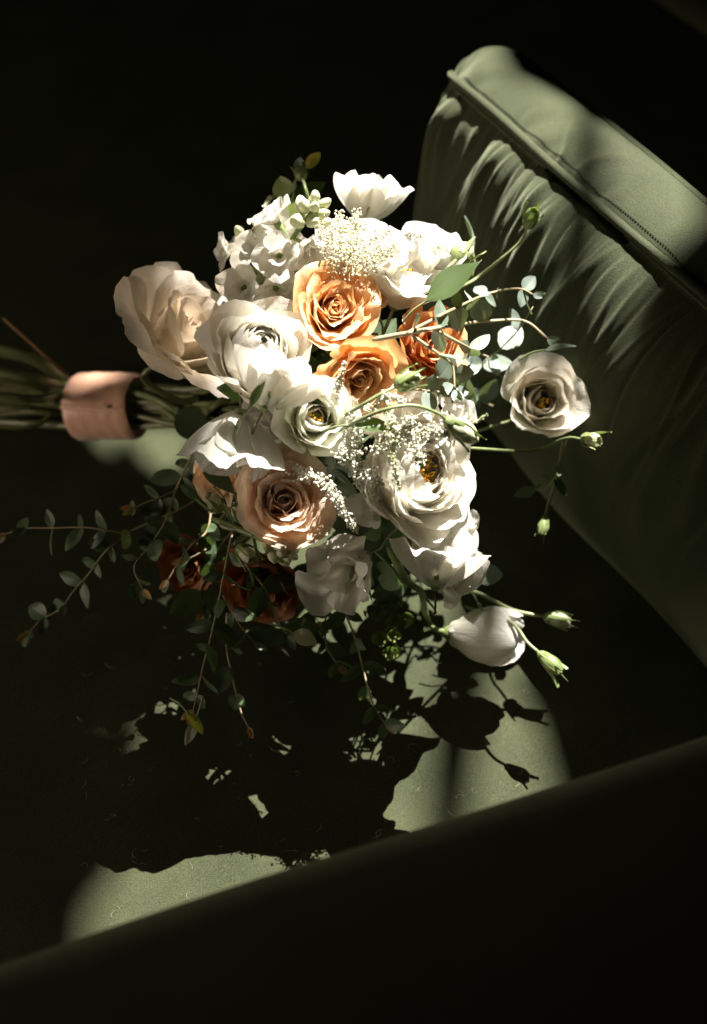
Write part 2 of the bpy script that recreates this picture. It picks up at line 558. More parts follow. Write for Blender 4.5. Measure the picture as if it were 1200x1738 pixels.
# name, label, builder-kind, px, py, off, radius px, axis(sx, sy, sc), material, args, roll
specs = [
    ('lisianthus', 'white bloom squeezed between the hanging sweet pea and the lisianthus with the yellow green heart', 'lis', 462, 722, .010, 50, (-.55, -.45, .25), 'white', dict(n=13, openness=1.0)),
    ('lisianthus', 'white bloom filling the gap between the large ranunculus and the round pale bud', 'lis', 652, 715, -.006, 44, (-.4, .8, .2), 'white', dict(n=12, openness=1.0)),
    ('rose', 'large cream blush rose in shade at the far left of the bouquet, beside the ribbon', 'rose', 318, 566, -.016, 122, (.55, .46, .46), 'cream', dict(n=20, openness=1.0, point=.7, tight=1)),
    ('ranunculus', 'white ranunculus in full light between the large blush rose and the orange roses', 'ran', 437, 605, .012, 100, (.25, .42, .85), 'ran', dict(n=64, hollow=.06, outer=.22)),
    ('rose', 'orange rose with curled pale petal edges, higher of the two bright orange roses', 'rose', 566, 525, -.008, 74, (.25, .15, .95), 'orange', dict(n=32, openness=.86, point=1)),
    ('rose', 'orange rose half hidden behind the thin white sprig, lower of the two bright orange roses', 'rose', 604, 642, -.003, 76, (.3, -.35, .8), 'orange', dict(n=26, openness=.9, point=1)),
    ('rose', 'deep rust orange rose behind the grey twigs on the right of the bouquet', 'rose', 728, 588, -.030, 68, (.6, .0, .75), 'rust', dict(n=24, openness=.9, point=1)),
    ('rose', 'small pale apricot rose peeking out behind the higher orange rose', 'rose', 628, 500, -.030, 36, (.4, .3, .8), 'peach', dict(n=20, openness=.8)),
    ('rose', 'peach rose with ruffled dusky centre below the white lisianthus', 'rose', 482, 850, .024, 78, (.16, .10, .98), 'peach', dict(n=36, openness=.90, point=.4)),
    ('ranunculus', 'large many-layered white ranunculus with orange stamens showing, facing right', 'ran', 705, 800, .000, 112, (.62, .12, .74), 'ran', dict(n=66, hollow=.42, outer=.42, cup=.9)),
    ('lisianthus', 'white lisianthus with spiral petals and a yellow green heart in the middle of the bouquet', 'lis', 535, 708, .014, 74, (.22, .0, .97), 'lisi', dict(n=16, openness=.78)),
    ('lisianthus', 'blush lisianthus standing apart against the green cushion', 'lis', 918, 680, .0, 77, (.15, .05, .97), 'blushlisi', dict(n=15, openness=.80)),
    ('rose', 'shaded orange rose under the eucalyptus leaves at the lower left', 'rose', 322, 962, -.006, 50, (-.4, -.2, .85), 'rustshade', dict(n=20, openness=.85)),
    ('rose', 'rust rose sunk in shadow beneath the peach rose', 'rose', 445, 990, -.010, 70, (-.1, -.6, .7), 'rustshade', dict(n=20, openness=.95)),
    ('rose', 'blush rose almost hidden behind the eucalyptus at the left of the peach rose', 'rose', 372, 815, -.022, 52, (-.6, -.3, .6), 'peach', dict(n=18, openness=.9)),
    ('lisianthus', 'white double lisianthus seen from behind at the bottom right of the bouquet', 'lis', 772, 972, .0, 62, (.55, -.35, .35), 'white', dict(n=14, openness=.8)),
    ('lisianthus', 'white blurred lisianthus at the back above the rust orange rose', 'lis', 690, 470, -.02, 76, (.3, .7, .5), 'white', dict(n=16, openness=.95)),
    ('lisianthus', 'white blurred bloom at the upper back beside the stock flowers', 'lis', 600, 412, -.02, 60, (.1, .7, .5), 'white', dict(n=16, openness=1.0)),
    ('lisianthus', 'white bloom mostly covered by the large ranunculus, at its upper left', 'lis', 690, 720, -.018, 66, (.1, .4, .8), 'white', dict(n=12, openness=1.0)),
    ('lisianthus', 'white fragment of bloom showing below the cream sprig, right of the peach rose', 'lis', 612, 868, -.006, 44, (-.3, -.8, .2), 'white', dict(n=10, openness=1.0)),
    ('lisianthus', 'small white bloom peeking out right of the large ranunculus', 'lis', 788, 905, -.012, 36, (.7, -.1, .5), 'white', dict(n=9, openness=1.0)),
    ('sweet_pea', 'white sweet pea in bright light lying over the ranunculus with its back to the viewer', 'pea', 470, 640, .040, 58, (.35, .78, .35), 'white', {}, (.0,-.2,1)),
    ('sweet_pea', 'white sweet pea hanging down in front of the peach rose with its green calyx up', 'pea', 396, 760, .040, 64, (-.12, -.85, .35), 'white', {}, (.0,.2,1)),
    ('sweet_pea', 'white sweet pea standing highest at the top of the bouquet', 'pea', 628, 330, .0, 48, (.25, .85, .3), 'white', {}, (.3,.2,.8)),
    ('sweet_pea', 'white sweet pea dappled with light at the lower edge of the bouquet', 'pea', 588, 972, .028, 64, (-.45, -.35, .65), 'white', {}, (.4,.5,-.8)),
    ('sweet_pea', 'white sweet pea above the bottom bud with pointed green sepals', 'pea', 745, 945, .030, 60, (.05, .75, .5), 'white', {}, (-.2,-.2,1)),
    ('sweet_pea', 'white sweet pea at the back right under the curled pale leaf', 'pea', 728, 432, -.01, 44, (.3, .7, .5), 'white', {}, (.5,.3,-.8)),
    ('sweet_pea', 'white sweet pea behind the apricot rose', 'pea', 652, 440, .0, 42, (.1, .6, .6), 'white', {}, (-.3,.2,-1)),
    ('sweet_pea', 'small white sweet pea among the thin stems right of the ranunculus', 'pea', 772, 700, .0, 26, (.2, .4, .8), 'white', {}, (.3,.2,-1)),
]
for sp in specs:
    name, label, kind, px, py, off, rp, ax, mk, kw = sp[:10]
    roll = rnd.uniform(0, 6.28)
    rp *= {'rose': 1.15, 'ran': 1.14, 'lis': 1.22, 'pea': 1.25}[kind]
    face = scr(*sp[10]) if len(sp) > 10 else None
    c = S(px, py, off)
    if px > 880:
        c = P(px, py, .195)
    sc_ = (c - CPOS).dot(CF) / 1.3
    rad = W_(rp) * sc_
    axis = scr(*ax)
    if face:
        q_ = axis.to_track_quat('Z', 'Y').to_matrix().inverted() @ face
        roll = math.atan2(q_.y, q_.x)
    o = thing(name, label, {'rose': 'rose', 'ranunculus': 'ranunculus', 'lisianthus': 'lisianthus', 'sweet_pea': 'sweet pea'}[name], c, axis,
              {'rose': 'roses of the bouquet', 'ranunculus': 'ranunculus blooms', 'lisianthus': 'lisianthus blooms', 'sweet_pea': 'sweet peas of the bouquet'}[name], roll)
    mat = M[mk]
    if kind == 'rose':
        rose(o, rad, mat, **kw)
        calyx(o, -rad * .52, rad * .16)
        stem_to_bind(o, c - axis * rad * .6, axis, .0030)
    elif kind == 'ran':
        ranunculus(o, rad, mat, **kw)
        if kw.get('hollow', 0) > .2:
            link('pistil', lathe_mesh('pistil', [(.001, -rad * .45), (rad * .10, -rad * .3), (rad * .12, -rad * .05), (rad * .06, rad * .12), (.0005, rad * .15)], 10), M['sepal'], o)
            stamens(o, 90, -rad * .35, rad * .42, rad * .28)
        calyx(o, -rad * .55, rad * .13)
        stem_to_bind(o, c - axis * rad * .6, axis, .0022)
    elif kind == 'lis':
        lisianthus(o, rad, mat, **kw)
        link('pistil', lathe_mesh('pistil', [(.0005, -rad * .55), (rad * .14, -rad * .4), (rad * .10, -rad * .1), (rad * .12, -rad * .0), (.0005, rad * .06)], 8), M['sepal'], o)
        stamens(o, 12, -rad * .5, rad * .52, rad * .13)
        calyx(o, -rad * .62, rad * .12, L=rad * .7, ang=(50, 20, 30))
        stem_to_bind(o, c - axis * rad * .7, axis, .0017, 'stem' if px > 880 else 'shadestem', .9, [P(872, 712, .17), P(840, 722, .165), P(800, 735, .165), S(740, 745, -.03)] if px > 880 else [])
    else:
        sweet_pea(o, rad, mat)
        calyx(o, -rad * .78, rad * .16, L=rad * .55, ang=(30, 15, 60))
        stem_to_bind(o, c - axis * rad * .95, axis, .0011, thick=.9)

# --- stock: a spike of florets
fl_label = {0: 'floret'}


def stock(label, base, tip, n, fr, buds, group='stock spikes'):
    axis = (tip - base).normalized()
    o = thing('stock_spike', label, 'stock flower', base, axis, group)
    H = (tip - base).length
    link('stalk', tube_mesh('stalk', [V((0, 0, -.03)), V((.001, 0, H * .3)), V((0, .001, H * .7)), V((0, 0, H))], .0024, .0014, 8, .1), M['sepal'], o)
    for i in range(n):
        t = i / max(1, n - 1)
        a = i * 2.39996
        q = fr * (1.05 - .25 * t)
        h = H * (-.25 + .85 * t)
        d = V((math.cos(a), math.sin(a), .45)).normalized()
        c = V((math.cos(a) * q, math.sin(a) * q, h + q * .3))
        m = Matrix.Translation(c) @ d.to_track_quat('Z', 'Y').to_matrix().to_4x4() @ Matrix.Rotation(rnd.uniform(0, 6), 4, 'Z')
        f = link('floret', lathe_mesh('floret', [(fr * .05, -fr * .9), (fr * .11, -fr * .5), (fr * .13, -fr * .1), (fr * .05, 0)], 8), M['sepal'], o, m)
        npet = 7
        for k in range(npet):
            inner = k >= 4
            me = petal_mesh(fr * (.95 if not inner else .55), fr * (.46 if not inner else .3), (20 if inner else 48, 50 if not inner else 20, 95 if not inner else 50), fr * .06, -fr * .12,
                            k * math.pi / 2 + (.7 if inner else 0) + rnd.uniform(-.2, .2), wrap=3, amp=.12, ruf=.05, rfq=4, curl=.03, nu=9, nv=9, rmin=fr * .5, basew=.25)
            link('petal', me, M['white'], f)
    for i in range(buds):
        a = i * 2.39996; t = i / max(1, buds - 1)
        q = fr * (.42 - .25 * t); h = H * (.80 + .28 * t)
        d = V((math.cos(a), math.sin(a), .5 + 1.5 * t)).normalized()
        br = fr * (.26 - .10 * t)
        m = Matrix.Translation(V((math.cos(a) * q, math.sin(a) * q, h))) @ d.to_track_quat('Z', 'Y').to_matrix().to_4x4()
        link('bud', lathe_mesh('bud', [(br * .2, -br), (br * .7, -br * .5), (br, .2 * br), (br * .8, br), (br * .4, br * 1.6), (br * .05, br * 1.8)], 9, 0, 3, .12), M['bud'], o, m)
    stem_to_bind(o, base, axis, .0022)
    return o


stock('full white stock spike at the upper left with pale green buds at its tip', S(455, 470, -.03), S(535, 352, .018), 13, W_(46), 12)
stock('white stock spike hanging behind the first one, left edge of the white mass', S(430, 445, -.03), S(415, 400, .0), 6, W_(36), 3)
stock('stock spike of tight pale buds below the peach rose in shadow', S(405, 900, .0), S(485, 935, .020), 0, W_(40), 13)

# --- loose buds on long thin stems


def long_bud(name, label, pts, L, r, mat='bud', sep=True, tipdir=None, stemr=.0011, smat='stem', group='buds on long stems'):
    ax = (pts[-1] - pts[-2]).normalized() if tipdir is None else tipdir
    o = thing(name, label, 'bud', pts[-1], ax, group)
    inv = mw(o).inverted()
    link('stem', tube_mesh('stem', [inv @ p for p in pts], stemr * 1.25, stemr, 7, .08), M[smat], o)
    closed_bud(o, L, r, M[mat])
    link('calyx', lathe_mesh('calyx', [(stemr, -.001), (r * .55, r * .1), (r * .75, r * .5), (r * .6, r * .9)], 9), M['sepal'], o)
    if sep:
        for k in range(4):
            me = petal_mesh(L * rnd.uniform(.8, 1.35), r * .22, (25, 5, rnd.uniform(-10, 35)), r * .6, r * .15, k * 1.57 + .4, amp=.06, point=2.5, wmax=.3, nu=5, nv=9, basew=.8)
            link('sepal', me, M['sepal'], o)
    return o


long_bud('flower_bud', 'green bud on an arching stem low against the upper left of the cushion', [S(745, 500, 0), P(800, 478, .25), P(850, 440, .275), P(885, 408, .29), P(895, 385, .305)], W_(40), W_(13), 'sepal')
long_bud('flower_bud', 'pale bud with thin curling sepals beside the blush lisianthus', [S(780, 760, -.02), P(900, 765, .165), P(960, 744, .19), P(990, 746, .20)], W_(36), W_(16))
long_bud('flower_bud', 'small pale bud on a stem pointing right over the dark seat', [S(790, 1000, -.03), P(820, 1010, .075), P(870, 1035, .075), P(925, 1047, .075)], W_(42), W_(13), stemr=.0014)
long_bud('flower_bud', 'slender green bud, lowest on the right, pointing down over the dark seat', [S(790, 1030, -.03), P(865, 1055, .09), P(895, 1090, .09), P(915, 1108, .088)], W_(46), W_(9.5), 'sepal', stemr=.0012)
long_bud('flower_bud', 'round pale bud on the straight stem between orange rose and large ranunculus', [S(560, 720, -.01), S(604, 694, .030), S(640, 672, .036), S(672, 656, .034)], W_(36), W_(18))
long_bud('flower_bud', 'drooping green bud at the end of the high arching stem over the large ranunculus', [S(560, 740, 0), S(604, 716, .036), S(650, 696, .050), S(700, 688, .050), S(740, 700, .050), S(757, 712, .048)], W_(56), W_(14), 'bud')
long_bud('flower_bud', 'cream bud tucked under the curled pale leaf at the back', [S(740, 480, -.02), S(760, 455, 0), S(775, 440, 0)], W_(44), W_(22))
long_bud('flower_bud', 'small cream bud left of the peach rose', [S(400, 900, -.02), S(385, 870, .0), S(378, 864, .01)], W_(34), W_(17), tipdir=scr(-.5, .5, .5))
long_bud('flower_bud', 'greenish bud low between peach rose and eucalyptus', [S(440, 960, -.02), S(425, 890, .02), S(412, 884, .022)], W_(30), W_(15), tipdir=scr(-.3, .7, .5))
long_bud('flower_bud', 'cream bud just below the stock buds in shadow', [S(430, 900, -.02), S(400, 920, .01), S(406, 928, .012)], W_(34), W_(15), tipdir=scr(.5, -.5, .5))
long_bud('flower_bud', 'yellow green bud blurred at the very top of the bouquet', [S(530, 360, -.02), S(518, 318, 0), P(512, 300, .30)], W_(34), W_(14), 'sepal')
long_bud('flower_bud', 'thin green bud hanging from the blush lisianthus toward the seat', [P(955, 750, .17), P(947, 800, .15), P(932, 850, .125), P(926, 875, .12)], W_(34), W_(8), 'sepal')
# the big closed white bloom at the bottom
_b0 = P(760, 1074, .062)
o = thing('lisianthus', 'closed white bloom with green sepals, lowest flower of the bouquet', 'lisianthus', _b0, scr(.93, -.05, .25), 'lisianthus blooms')
for k in range(6):
    link('petal', petal_mesh(W_(128), W_(62), (50, 16, -32), W_(6), 0, k * 1.047 * 2.2, wrap=1.05, amp=.03, ruf=.012, nu=17, nv=15, wmax=.55, rmin=W_(10), basew=.35, fan=.02), M['white'], o)
for k in range(5):
    link('sepal', petal_mesh(W_(52), W_(8), (35, 8, 30), W_(6), 0, k * 1.257 + .3, amp=.06, point=2.2, wmax=.35, nu=7, nv=9, basew=.7), M['sepal'], o)
link('calyx', lathe_mesh('calyx', [(W_(5), -W_(10)), (W_(11), -W_(2)), (W_(14), W_(8)), (W_(8), W_(14))], 10), M['sepal'], o)
inv = mw(o).inverted()
link('stem', tube_mesh('stem', [inv @ p for p in [S(660, 930, -.03), S(690, 985, .02), S(715, 1005, .018), P(722, 1040, .085), P(735, 1065, .07), _b0]], .0028, .0022, 9, .15), M['sepal'], o)

# ------------------------------------------------------------------ leaves and eucalyptus
leaf_pool = {}


def leaf_mesh(asp, key, cup=.15, pt=.0, bend=.2):
    k = (asp, key)
    if k in leaf_pool:
        return leaf_pool[k]
    pts, uvs = [], []
    nu, nv = 7, 10
    r0 = random.Random(key * 31 + int(asp * 100))
    b = bend * r0.uniform(-.4, 1.6); s = r0.uniform(-.25, .25)
    for j in range(nv):
        v = j / (nv - 1)
        wv = asp * .5 * max(0.02, math.sin(math.pi * min(1, v ** (.85 + pt * .0) * .985 + .012))) ** (.72 + pt * .5)
        for i in range(nu):
            u = 2 * i / (nu - 1) - 1
            x = u * wv
            z = -b * v * v * .5 + cup * abs(u) * wv + .02 * math.sin(6 * v + u * 2 + key)
            pts.append(V((x + s * v * v * .3, v, z))); uvs.append((u, v))
    me = grid_mesh('leaf', pts, nu, nv, uvs)
    leaf_pool[k] = me
    return me


def leaf_obj(parent, pos, direc, up, L, asp, mat, key=None, pt=0., cup=.15, label=None):
    "pos, direc, up in world space; added as a part of parent"
    key = rnd.randrange(5) if key is None else key
    me = leaf_mesh(asp, key, cup, pt)
    y = direc.normalized(); x = y.cross(up).normalized(); z = x.cross(y)
    m = Matrix((x, y, z)).transposed().to_4x4()
    m = Matrix.Translation(pos) @ m @ Matrix.Scale(L, 4)
    m = mw(parent).inverted() @ m
    o = link('leaf', me, None, parent, m, label)
    if not me.materials:
        me.materials.append(mat)
    o.material_slots[0].link = 'OBJECT'
    o.material_slots[0].material = mat
    return o


def eucalyptus(label, pts, step=.021, LL=.020, asp=.52, mat='euc', twig='twig', rad=.0009, tip=True, side=(), group='eucalyptus branches', dens=1., roundend=False):
    step *= .84
    o = thing('eucalyptus_branch', label, 'eucalyptus', pts[0], (pts[1] - pts[0]).normalized(), group)
    inv = mw(o).inverted()

    def run(pts, first, rad):
        sm = catmull(pts, 8)
        link('twig', tube_mesh('twig', [inv @ p for p in pts], rad, rad * .5, 6, .15), M[twig], o)
        acc = 0; nxt = step * first; k = rnd.randrange(2)
        for a, b in zip(sm, sm[1:]):
            acc += (b - a).length
            if acc > nxt:
                nxt += step * rnd.uniform(.8, 1.25)
                t = (b - a).normalized()
                view = (CPOS - b).normalized()
                s1 = t.cross(view).normalized()
                roll = Matrix.Rotation(rnd.uniform(-.5, .5) + (k % 2) * 1.25, 3, t)
                sd = roll @ s1
                k += 1
                for sg in (-1, 1):
                    if rnd.random() > dens:
                        continue
                    d = (sd * sg + t * rnd.uniform(.25, .9) + V((0, 0, -.15))).normalized()
                    upv = (t * .6 + view * rnd.uniform(.2, 1.0) + V((rnd.uniform(-.5, .5), rnd.uniform(-.5, .5), rnd.uniform(0, .7)))).normalized()
                    leaf_obj(o, b, d, upv, LL * rnd.uniform(.6, 1.3), asp * rnd.choice((.9, 1, 1.15)), M[mat])
        if tip:
            t = (sm[-1] - sm[-2]).normalized()
            for q in range(3):
                d = (t + V((rnd.uniform(-.5, .5), rnd.uniform(-.5, .5), rnd.uniform(-.3, .5)))).normalized()
                leaf_obj(o, sm[-1], d, (CPOS - sm[-1]).normalized() + V((rnd.uniform(-.6, .6), 0, 0)), LL * .55, .45, M['tip' if q and mat == 'euc' else mat])
    run(pts, 1.0, rad)
    for sdp in side:
        run(sdp, .8, rad * .75)
    return o


def PZ(lst):
    return [P(*a) for a in lst]


eucalyptus('eucalyptus branch reaching farthest left, low, with a forked tip over the dark seat',
           PZ([(330, 850, .15), (298, 868, .14), (240, 893, .13), (215, 907, .125), (180, 935, .115), (150, 975, .10), (125, 1003, .09), (103, 1033, .08), (70, 1052, .07), (48, 1075, .065)]),
           side=[PZ([(215, 907, .125), (175, 899, .13), (140, 895, .13), (90, 896, .125), (40, 897, .12), (10, 906, .115)])], step=.022)
eucalyptus('eucalyptus branch bending down just under the ribbon at the left',
           PZ([(345, 745, .17), (325, 775, .165), (298, 832, .15), (280, 885, .14), (255, 925, .13), (228, 962, .12), (242, 1000, .11)]),
           side=[PZ([(298, 832, .15), (270, 845, .15), (250, 852, .148), (228, 862, .145)])])
eucalyptus('longest hanging eucalyptus branch below the peach rose, its tip catching light',
           PZ([(395, 900, .15), (385, 950, .14), (378, 985, .13), (365, 1050, .11), (352, 1105, .09), (345, 1130, .085), (335, 1175, .07), (328, 1205, .062)]),
           side=[PZ([(378, 1010, .12), (400, 1050, .11), (418, 1075, .10), (432, 1090, .095)])], LL=.021)
eucalyptus('short hanging eucalyptus branch right of the longest one',
           PZ([(385, 1040, .1), (385, 1100, .08), (395, 1150, .065), (408, 1205, .05), (422, 1235, .045)]), LL=.018, dens=.7)
eucalyptus('eucalyptus branch with broad dark leaves below the stock buds',
           PZ([(405, 930, .13), (420, 962, .125), (450, 1000, .11), (475, 1060, .09), (490, 1078, .085)]), LL=.024, asp=.66)
eucalyptus('thin eucalyptus branch hanging under the dappled sweet pea',
           PZ([(570, 1000, .10), (590, 1050, .09), (605, 1090, .08), (620, 1150, .06), (635, 1200, .05), (655, 1230, .045)]), LL=.017, dens=.85)
eucalyptus('small eucalyptus sprig in the dark left of the hanging thin branch',
           PZ([(560, 1010, .10), (552, 1060, .085), (556, 1100, .07), (575, 1130, .06)]), LL=.016)
eucalyptus('eucalyptus sprig over the shaded orange rose',
           PZ([(360, 850, .15), (352, 900, .14), (325, 925, .135), (300, 960, .125), (285, 985, .12)]), LL=.018, asp=.42, dens=.9)
eucalyptus('leafy eucalyptus tangle filling the dark between shaded rose and stock buds',
           PZ([(395, 900, .12), (372, 930, .12), (360, 965, .115), (340, 1000, .105), (345, 1030, .095)]), LL=.023, asp=.66,
           side=[PZ([(385, 910, .12), (345, 935, .12), (318, 950, .115)])])
eucalyptus('eucalyptus sprig deep in the shade under the peach rose',
           PZ([(470, 940, .10), (500, 985, .09), (520, 1020, .08), (540, 1055, .07)]), LL=.022, asp=.6)
# right side
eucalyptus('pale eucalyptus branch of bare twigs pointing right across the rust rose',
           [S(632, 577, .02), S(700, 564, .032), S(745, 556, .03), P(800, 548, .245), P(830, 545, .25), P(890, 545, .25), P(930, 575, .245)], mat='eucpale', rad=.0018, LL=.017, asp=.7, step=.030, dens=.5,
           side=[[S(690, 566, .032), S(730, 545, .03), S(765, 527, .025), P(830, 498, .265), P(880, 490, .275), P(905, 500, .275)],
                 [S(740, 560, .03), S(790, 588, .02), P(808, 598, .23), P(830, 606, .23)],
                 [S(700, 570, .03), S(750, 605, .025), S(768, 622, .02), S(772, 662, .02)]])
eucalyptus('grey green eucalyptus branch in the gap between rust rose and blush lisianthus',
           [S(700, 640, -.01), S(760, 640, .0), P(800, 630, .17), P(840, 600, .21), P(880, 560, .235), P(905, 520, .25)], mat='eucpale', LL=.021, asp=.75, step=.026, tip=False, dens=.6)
eucalyptus('short eucalyptus branch under the blush lisianthus stem',
           [S(690, 660, .0), S(745, 665, .005), P(790, 670, .15), P(840, 690, .14)], mat='eucpale', LL=.018, asp=.75, step=.02, tip=False, dens=.7)
eucalyptus('drooping eucalyptus twig below the blush lisianthus',
           PZ([(962, 745, .17), (946, 800, .15), (925, 830, .135), (905, 830, .13)]), mat='euc', LL=.016, asp=.5, step=.02, tip=False)
eucalyptus('small eucalyptus tip at the upper back left of the bouquet',
           [S(500, 400, -.03), S(490, 360, -.01), P(485, 335, .285), P(480, 322, .28)], mat='sepal', LL=.018, asp=.8, step=.016, tip=False)


def solo_leaf(label, base, direc, up, L, asp, mat, pt=.8, cup=.2, stem=True):
    o = thing('green_leaf', label, 'leaf', base, None, 'single leaves')
    inv = mw(o).inverted()
    d = direc.normalized()
    link('leaf_stalk', tube_mesh('leaf_stalk', [inv @ p for p in (base - d * .02 - up * .004, base - d * .01, base, base + d * L * .1)], .0008, .0006, 6), M['stem'], o)
    leaf_obj(o, base, d, up, L, asp, M[mat], key=rnd.randrange(5), pt=pt, cup=cup)
    return o


solo_leaf('broad pointed green leaf below the cream bud at the back right', S(722, 512, .01), scr(.8, .55, .1), scr(-.3, .5, .8), W_(96), .48, 'green')
solo_leaf('bright green pointed leaf lying across the large white ranunculus', S(600, 722, .030), scr(1, .04, .1), scr(.05, .6, .8), W_(60), .42, 'green')
solo_leaf('grey green leaf sticking out right of the bottom white sweet pea', S(805, 975, -.01), scr(1, -.02, -.1), scr(0, .2, 1), W_(46), .75, 'eucpale')
solo_leaf('dark green leaf catching yellow light below the rust rose', P(850, 640, .14), scr(-.5, -.8, .0), scr(.1, .1, 1), W_(80), .55, 'green')
solo_leaf('dark green leaf beside the sunlit yellow green one', P(770, 620, .16), scr(-.2, -.8, .2), scr(.3, .3, .9), W_(70), .6, 'green')
solo_leaf('rounded dark leaf in the gap right of the ribbon', P(300, 700, .14), scr(.75, -.55, .1), scr(0, .3, 1), W_(66), .85, 'euc', pt=0)
solo_leaf('dark leaf showing under the hanging white sweet pea', S(345, 790, .01), scr(.7, -.6, .2), scr(.3, .5, .8), W_(60), .5, 'euc')
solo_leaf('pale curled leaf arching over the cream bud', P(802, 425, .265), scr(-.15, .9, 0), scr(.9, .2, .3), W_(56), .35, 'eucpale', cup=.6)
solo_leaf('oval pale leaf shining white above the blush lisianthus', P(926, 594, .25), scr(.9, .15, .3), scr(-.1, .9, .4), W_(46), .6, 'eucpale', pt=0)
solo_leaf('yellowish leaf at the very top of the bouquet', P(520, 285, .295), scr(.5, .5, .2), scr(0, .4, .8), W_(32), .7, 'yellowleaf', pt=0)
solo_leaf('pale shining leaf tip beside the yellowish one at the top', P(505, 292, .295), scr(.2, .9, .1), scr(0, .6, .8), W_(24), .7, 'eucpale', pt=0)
solo_leaf('green leaf pointing up at the upper back of the bouquet', P(500, 345, .27), scr(.7, .5, .0), scr(-.3, .5, .8), W_(60), .7, 'green', pt=0)
solo_leaf('small leaf tip coloured pale as if lit in the dark below the stock buds', P(498, 1074, .10), scr(.9, -.4, .1), scr(.1, .4, .9), W_(38), .7, 'bud', pt=0)  # lit leaf bit: its brightness is put into the pale bud colour
solo_leaf('leaf coloured yellow as if lit at the tip of the longest hanging branch', P(318, 1210, .07), scr(.6, -.6, .4), scr(.3, .8, .5), W_(40), .5, 'yellowleaf', pt=0)  # sunlight on this tip is painted with the yellow leaf colour
solo_leaf('leaf scrap coloured pale as if lit at the tip of the longest hanging branch', P(332, 1222, .068), scr(-.3, -.9, .2), scr(.3, .6, .7), W_(40), .4, 'bud', pt=0)  # glint on the leaf tip, done by the pale colour
solo_leaf('green sepal-like leaf curling on the bright white sweet pea', S(424, 690, .05), scr(.5, .8, .2), scr(-.3, .2, .8), W_(44), .32, 'green')

# hop-like dark green cluster
o = thing('hop_cluster', 'cluster of dark green hop-like cones in the shade below the dappled sweet pea', 'hops', P(650, 1060, .08))
for k in range(8):
    c = P(630 + rnd.uniform(-8, 62), 1010 + k * 13 + rnd.uniform(-8, 8), .085 - k * .003)
    r_ = W_(15)
    for q in range(14):
        t = q / 13
        a = q * 2.4
        me = petal_mesh(r_ * .9, r_ * .45, (85, 45, 12), r_ * .12, r_ * (1.2 - 1.9 * t), a, wrap=1.2, amp=.02, nu=7, nv=6, point=1.4, rmin=r_ * .5)
        if q == 0:
            bmz = bmesh.new()
        bmz.from_mesh(me)
        bpy.data.meshes.remove(me)
    me = bpy.data.meshes.new('hop_cone'); bmz.to_mesh(me); bmz.free()
    link('hop_cone', me, M['hop'], o, Matrix.Translation(c - P(650, 1060, .08)) @ Matrix.Rotation(rnd.uniform(.3, 1.3), 4, 'X') @ Matrix.Rotation(rnd.uniform(-.7, .7), 4, 'Y'))

# --- astilbe


def astilbe(label, pts, wid, n, mat='grain', cat='astilbe', sub=()):
    o = thing('astilbe_sprig', label, 'astilbe', pts[0], None, 'astilbe sprigs')
    inv = mw(o).inverted()
    bm = bmesh.new(); verts = []
    link('stem', tube_mesh('stem', [inv @ p for p in pts], .0008, .0004, 6), M['bud'], o)
    base = ico(1, 1)
    bv = [v.co.copy() for v in base.verts]; bf = [[v.index for v in f.verts] for f in base.faces]; base.free()
    allp = [catmull(pts, 10)] + [catmull(s, 10) for s in sub]
    vs, fs = [], []
    for path in allp:
        nn = int(1.7 * n) if path is allp[0] else int(.85 * n)
        for k in range(nn):
            t = rnd.random()
            p = path[min(len(path) - 1, int(t * len(path)))]
            wd = wid * (1.1 - .75 * t)
            q = V((rnd.gauss(0, 1), rnd.gauss(0, 1), rnd.gauss(0, 1))) * wd * .58
            s = rnd.uniform(.0005, .0010)
            st = V((rnd.uniform(.7, 1.4), rnd.uniform(.7, 1.4), rnd.uniform(.7, 1.6)))
            b0 = len(vs); c = inv @ (p + q)
            vs += [c + V((a.x * st.x, a.y * st.y, a.z * st.z)) * s for a in bv]
            fs += [[i + b0 for i in f] for f in bf]
            if k % 3 == 0:   # tiny stalk to the axis
                b0 = len(vs); c0 = inv @ p
                e = V((.0002, 0, 0)); g = V((0, .0002, .0001))
                vs += [c0 + e, c0 + g, c0 - e, c + e * .6, c + g * .6, c - e * .6]
                fs += [[b0, b0 + 1, b0 + 4, b0 + 3], [b0 + 1, b0 + 2, b0 + 5, b0 + 4], [b0 + 2, b0, b0 + 3, b0 + 5]]
    me = bpy.data.meshes.new('grains'); me.from_pydata([tuple(v) for v in vs], [], fs)
    me.polygons.foreach_set('use_smooth', [True] * len(me.polygons))
    g = link('grains', me, M[mat], o)
    g['kind'] = 'stuff'


SS = lambda l: [S(*a) for a in l]
astilbe('thin white astilbe sprig standing against the lower orange rose', SS([(570, 668, .02), (577, 645, .026), (585, 615, .03)]), .0028, 60)
astilbe('cream astilbe sprig trailing down the left side of the large ranunculus', SS([(602, 700, .02), (600, 745, .025), (606, 800, .025), (625, 840, .025), (640, 880, .024)]), .006, 330,
        sub=[SS([(600, 745, .025), (585, 770, .03), (600, 790, .03)]), SS([(606, 790, .025), (640, 820, .035), (632, 850, .03)])])
astilbe('greenish astilbe sprig hanging over the petals of the large ranunculus', SS([(655, 690, .035), (665, 730, .045), (668, 780, .05), (677, 828, .05)]), .0035, 150, 'graingreen')
astilbe('fine white astilbe sprig spreading across the top of the large ranunculus', SS([(640, 760, .03), (690, 742, .045), (735, 732, .045), (768, 735, .04)]), .006, 260,
        sub=[SS([(690, 745, .045), (705, 768, .05), (716, 785, .05)]), SS([(660, 750, .045), (690, 720, .05), (700, 712, .05)])])
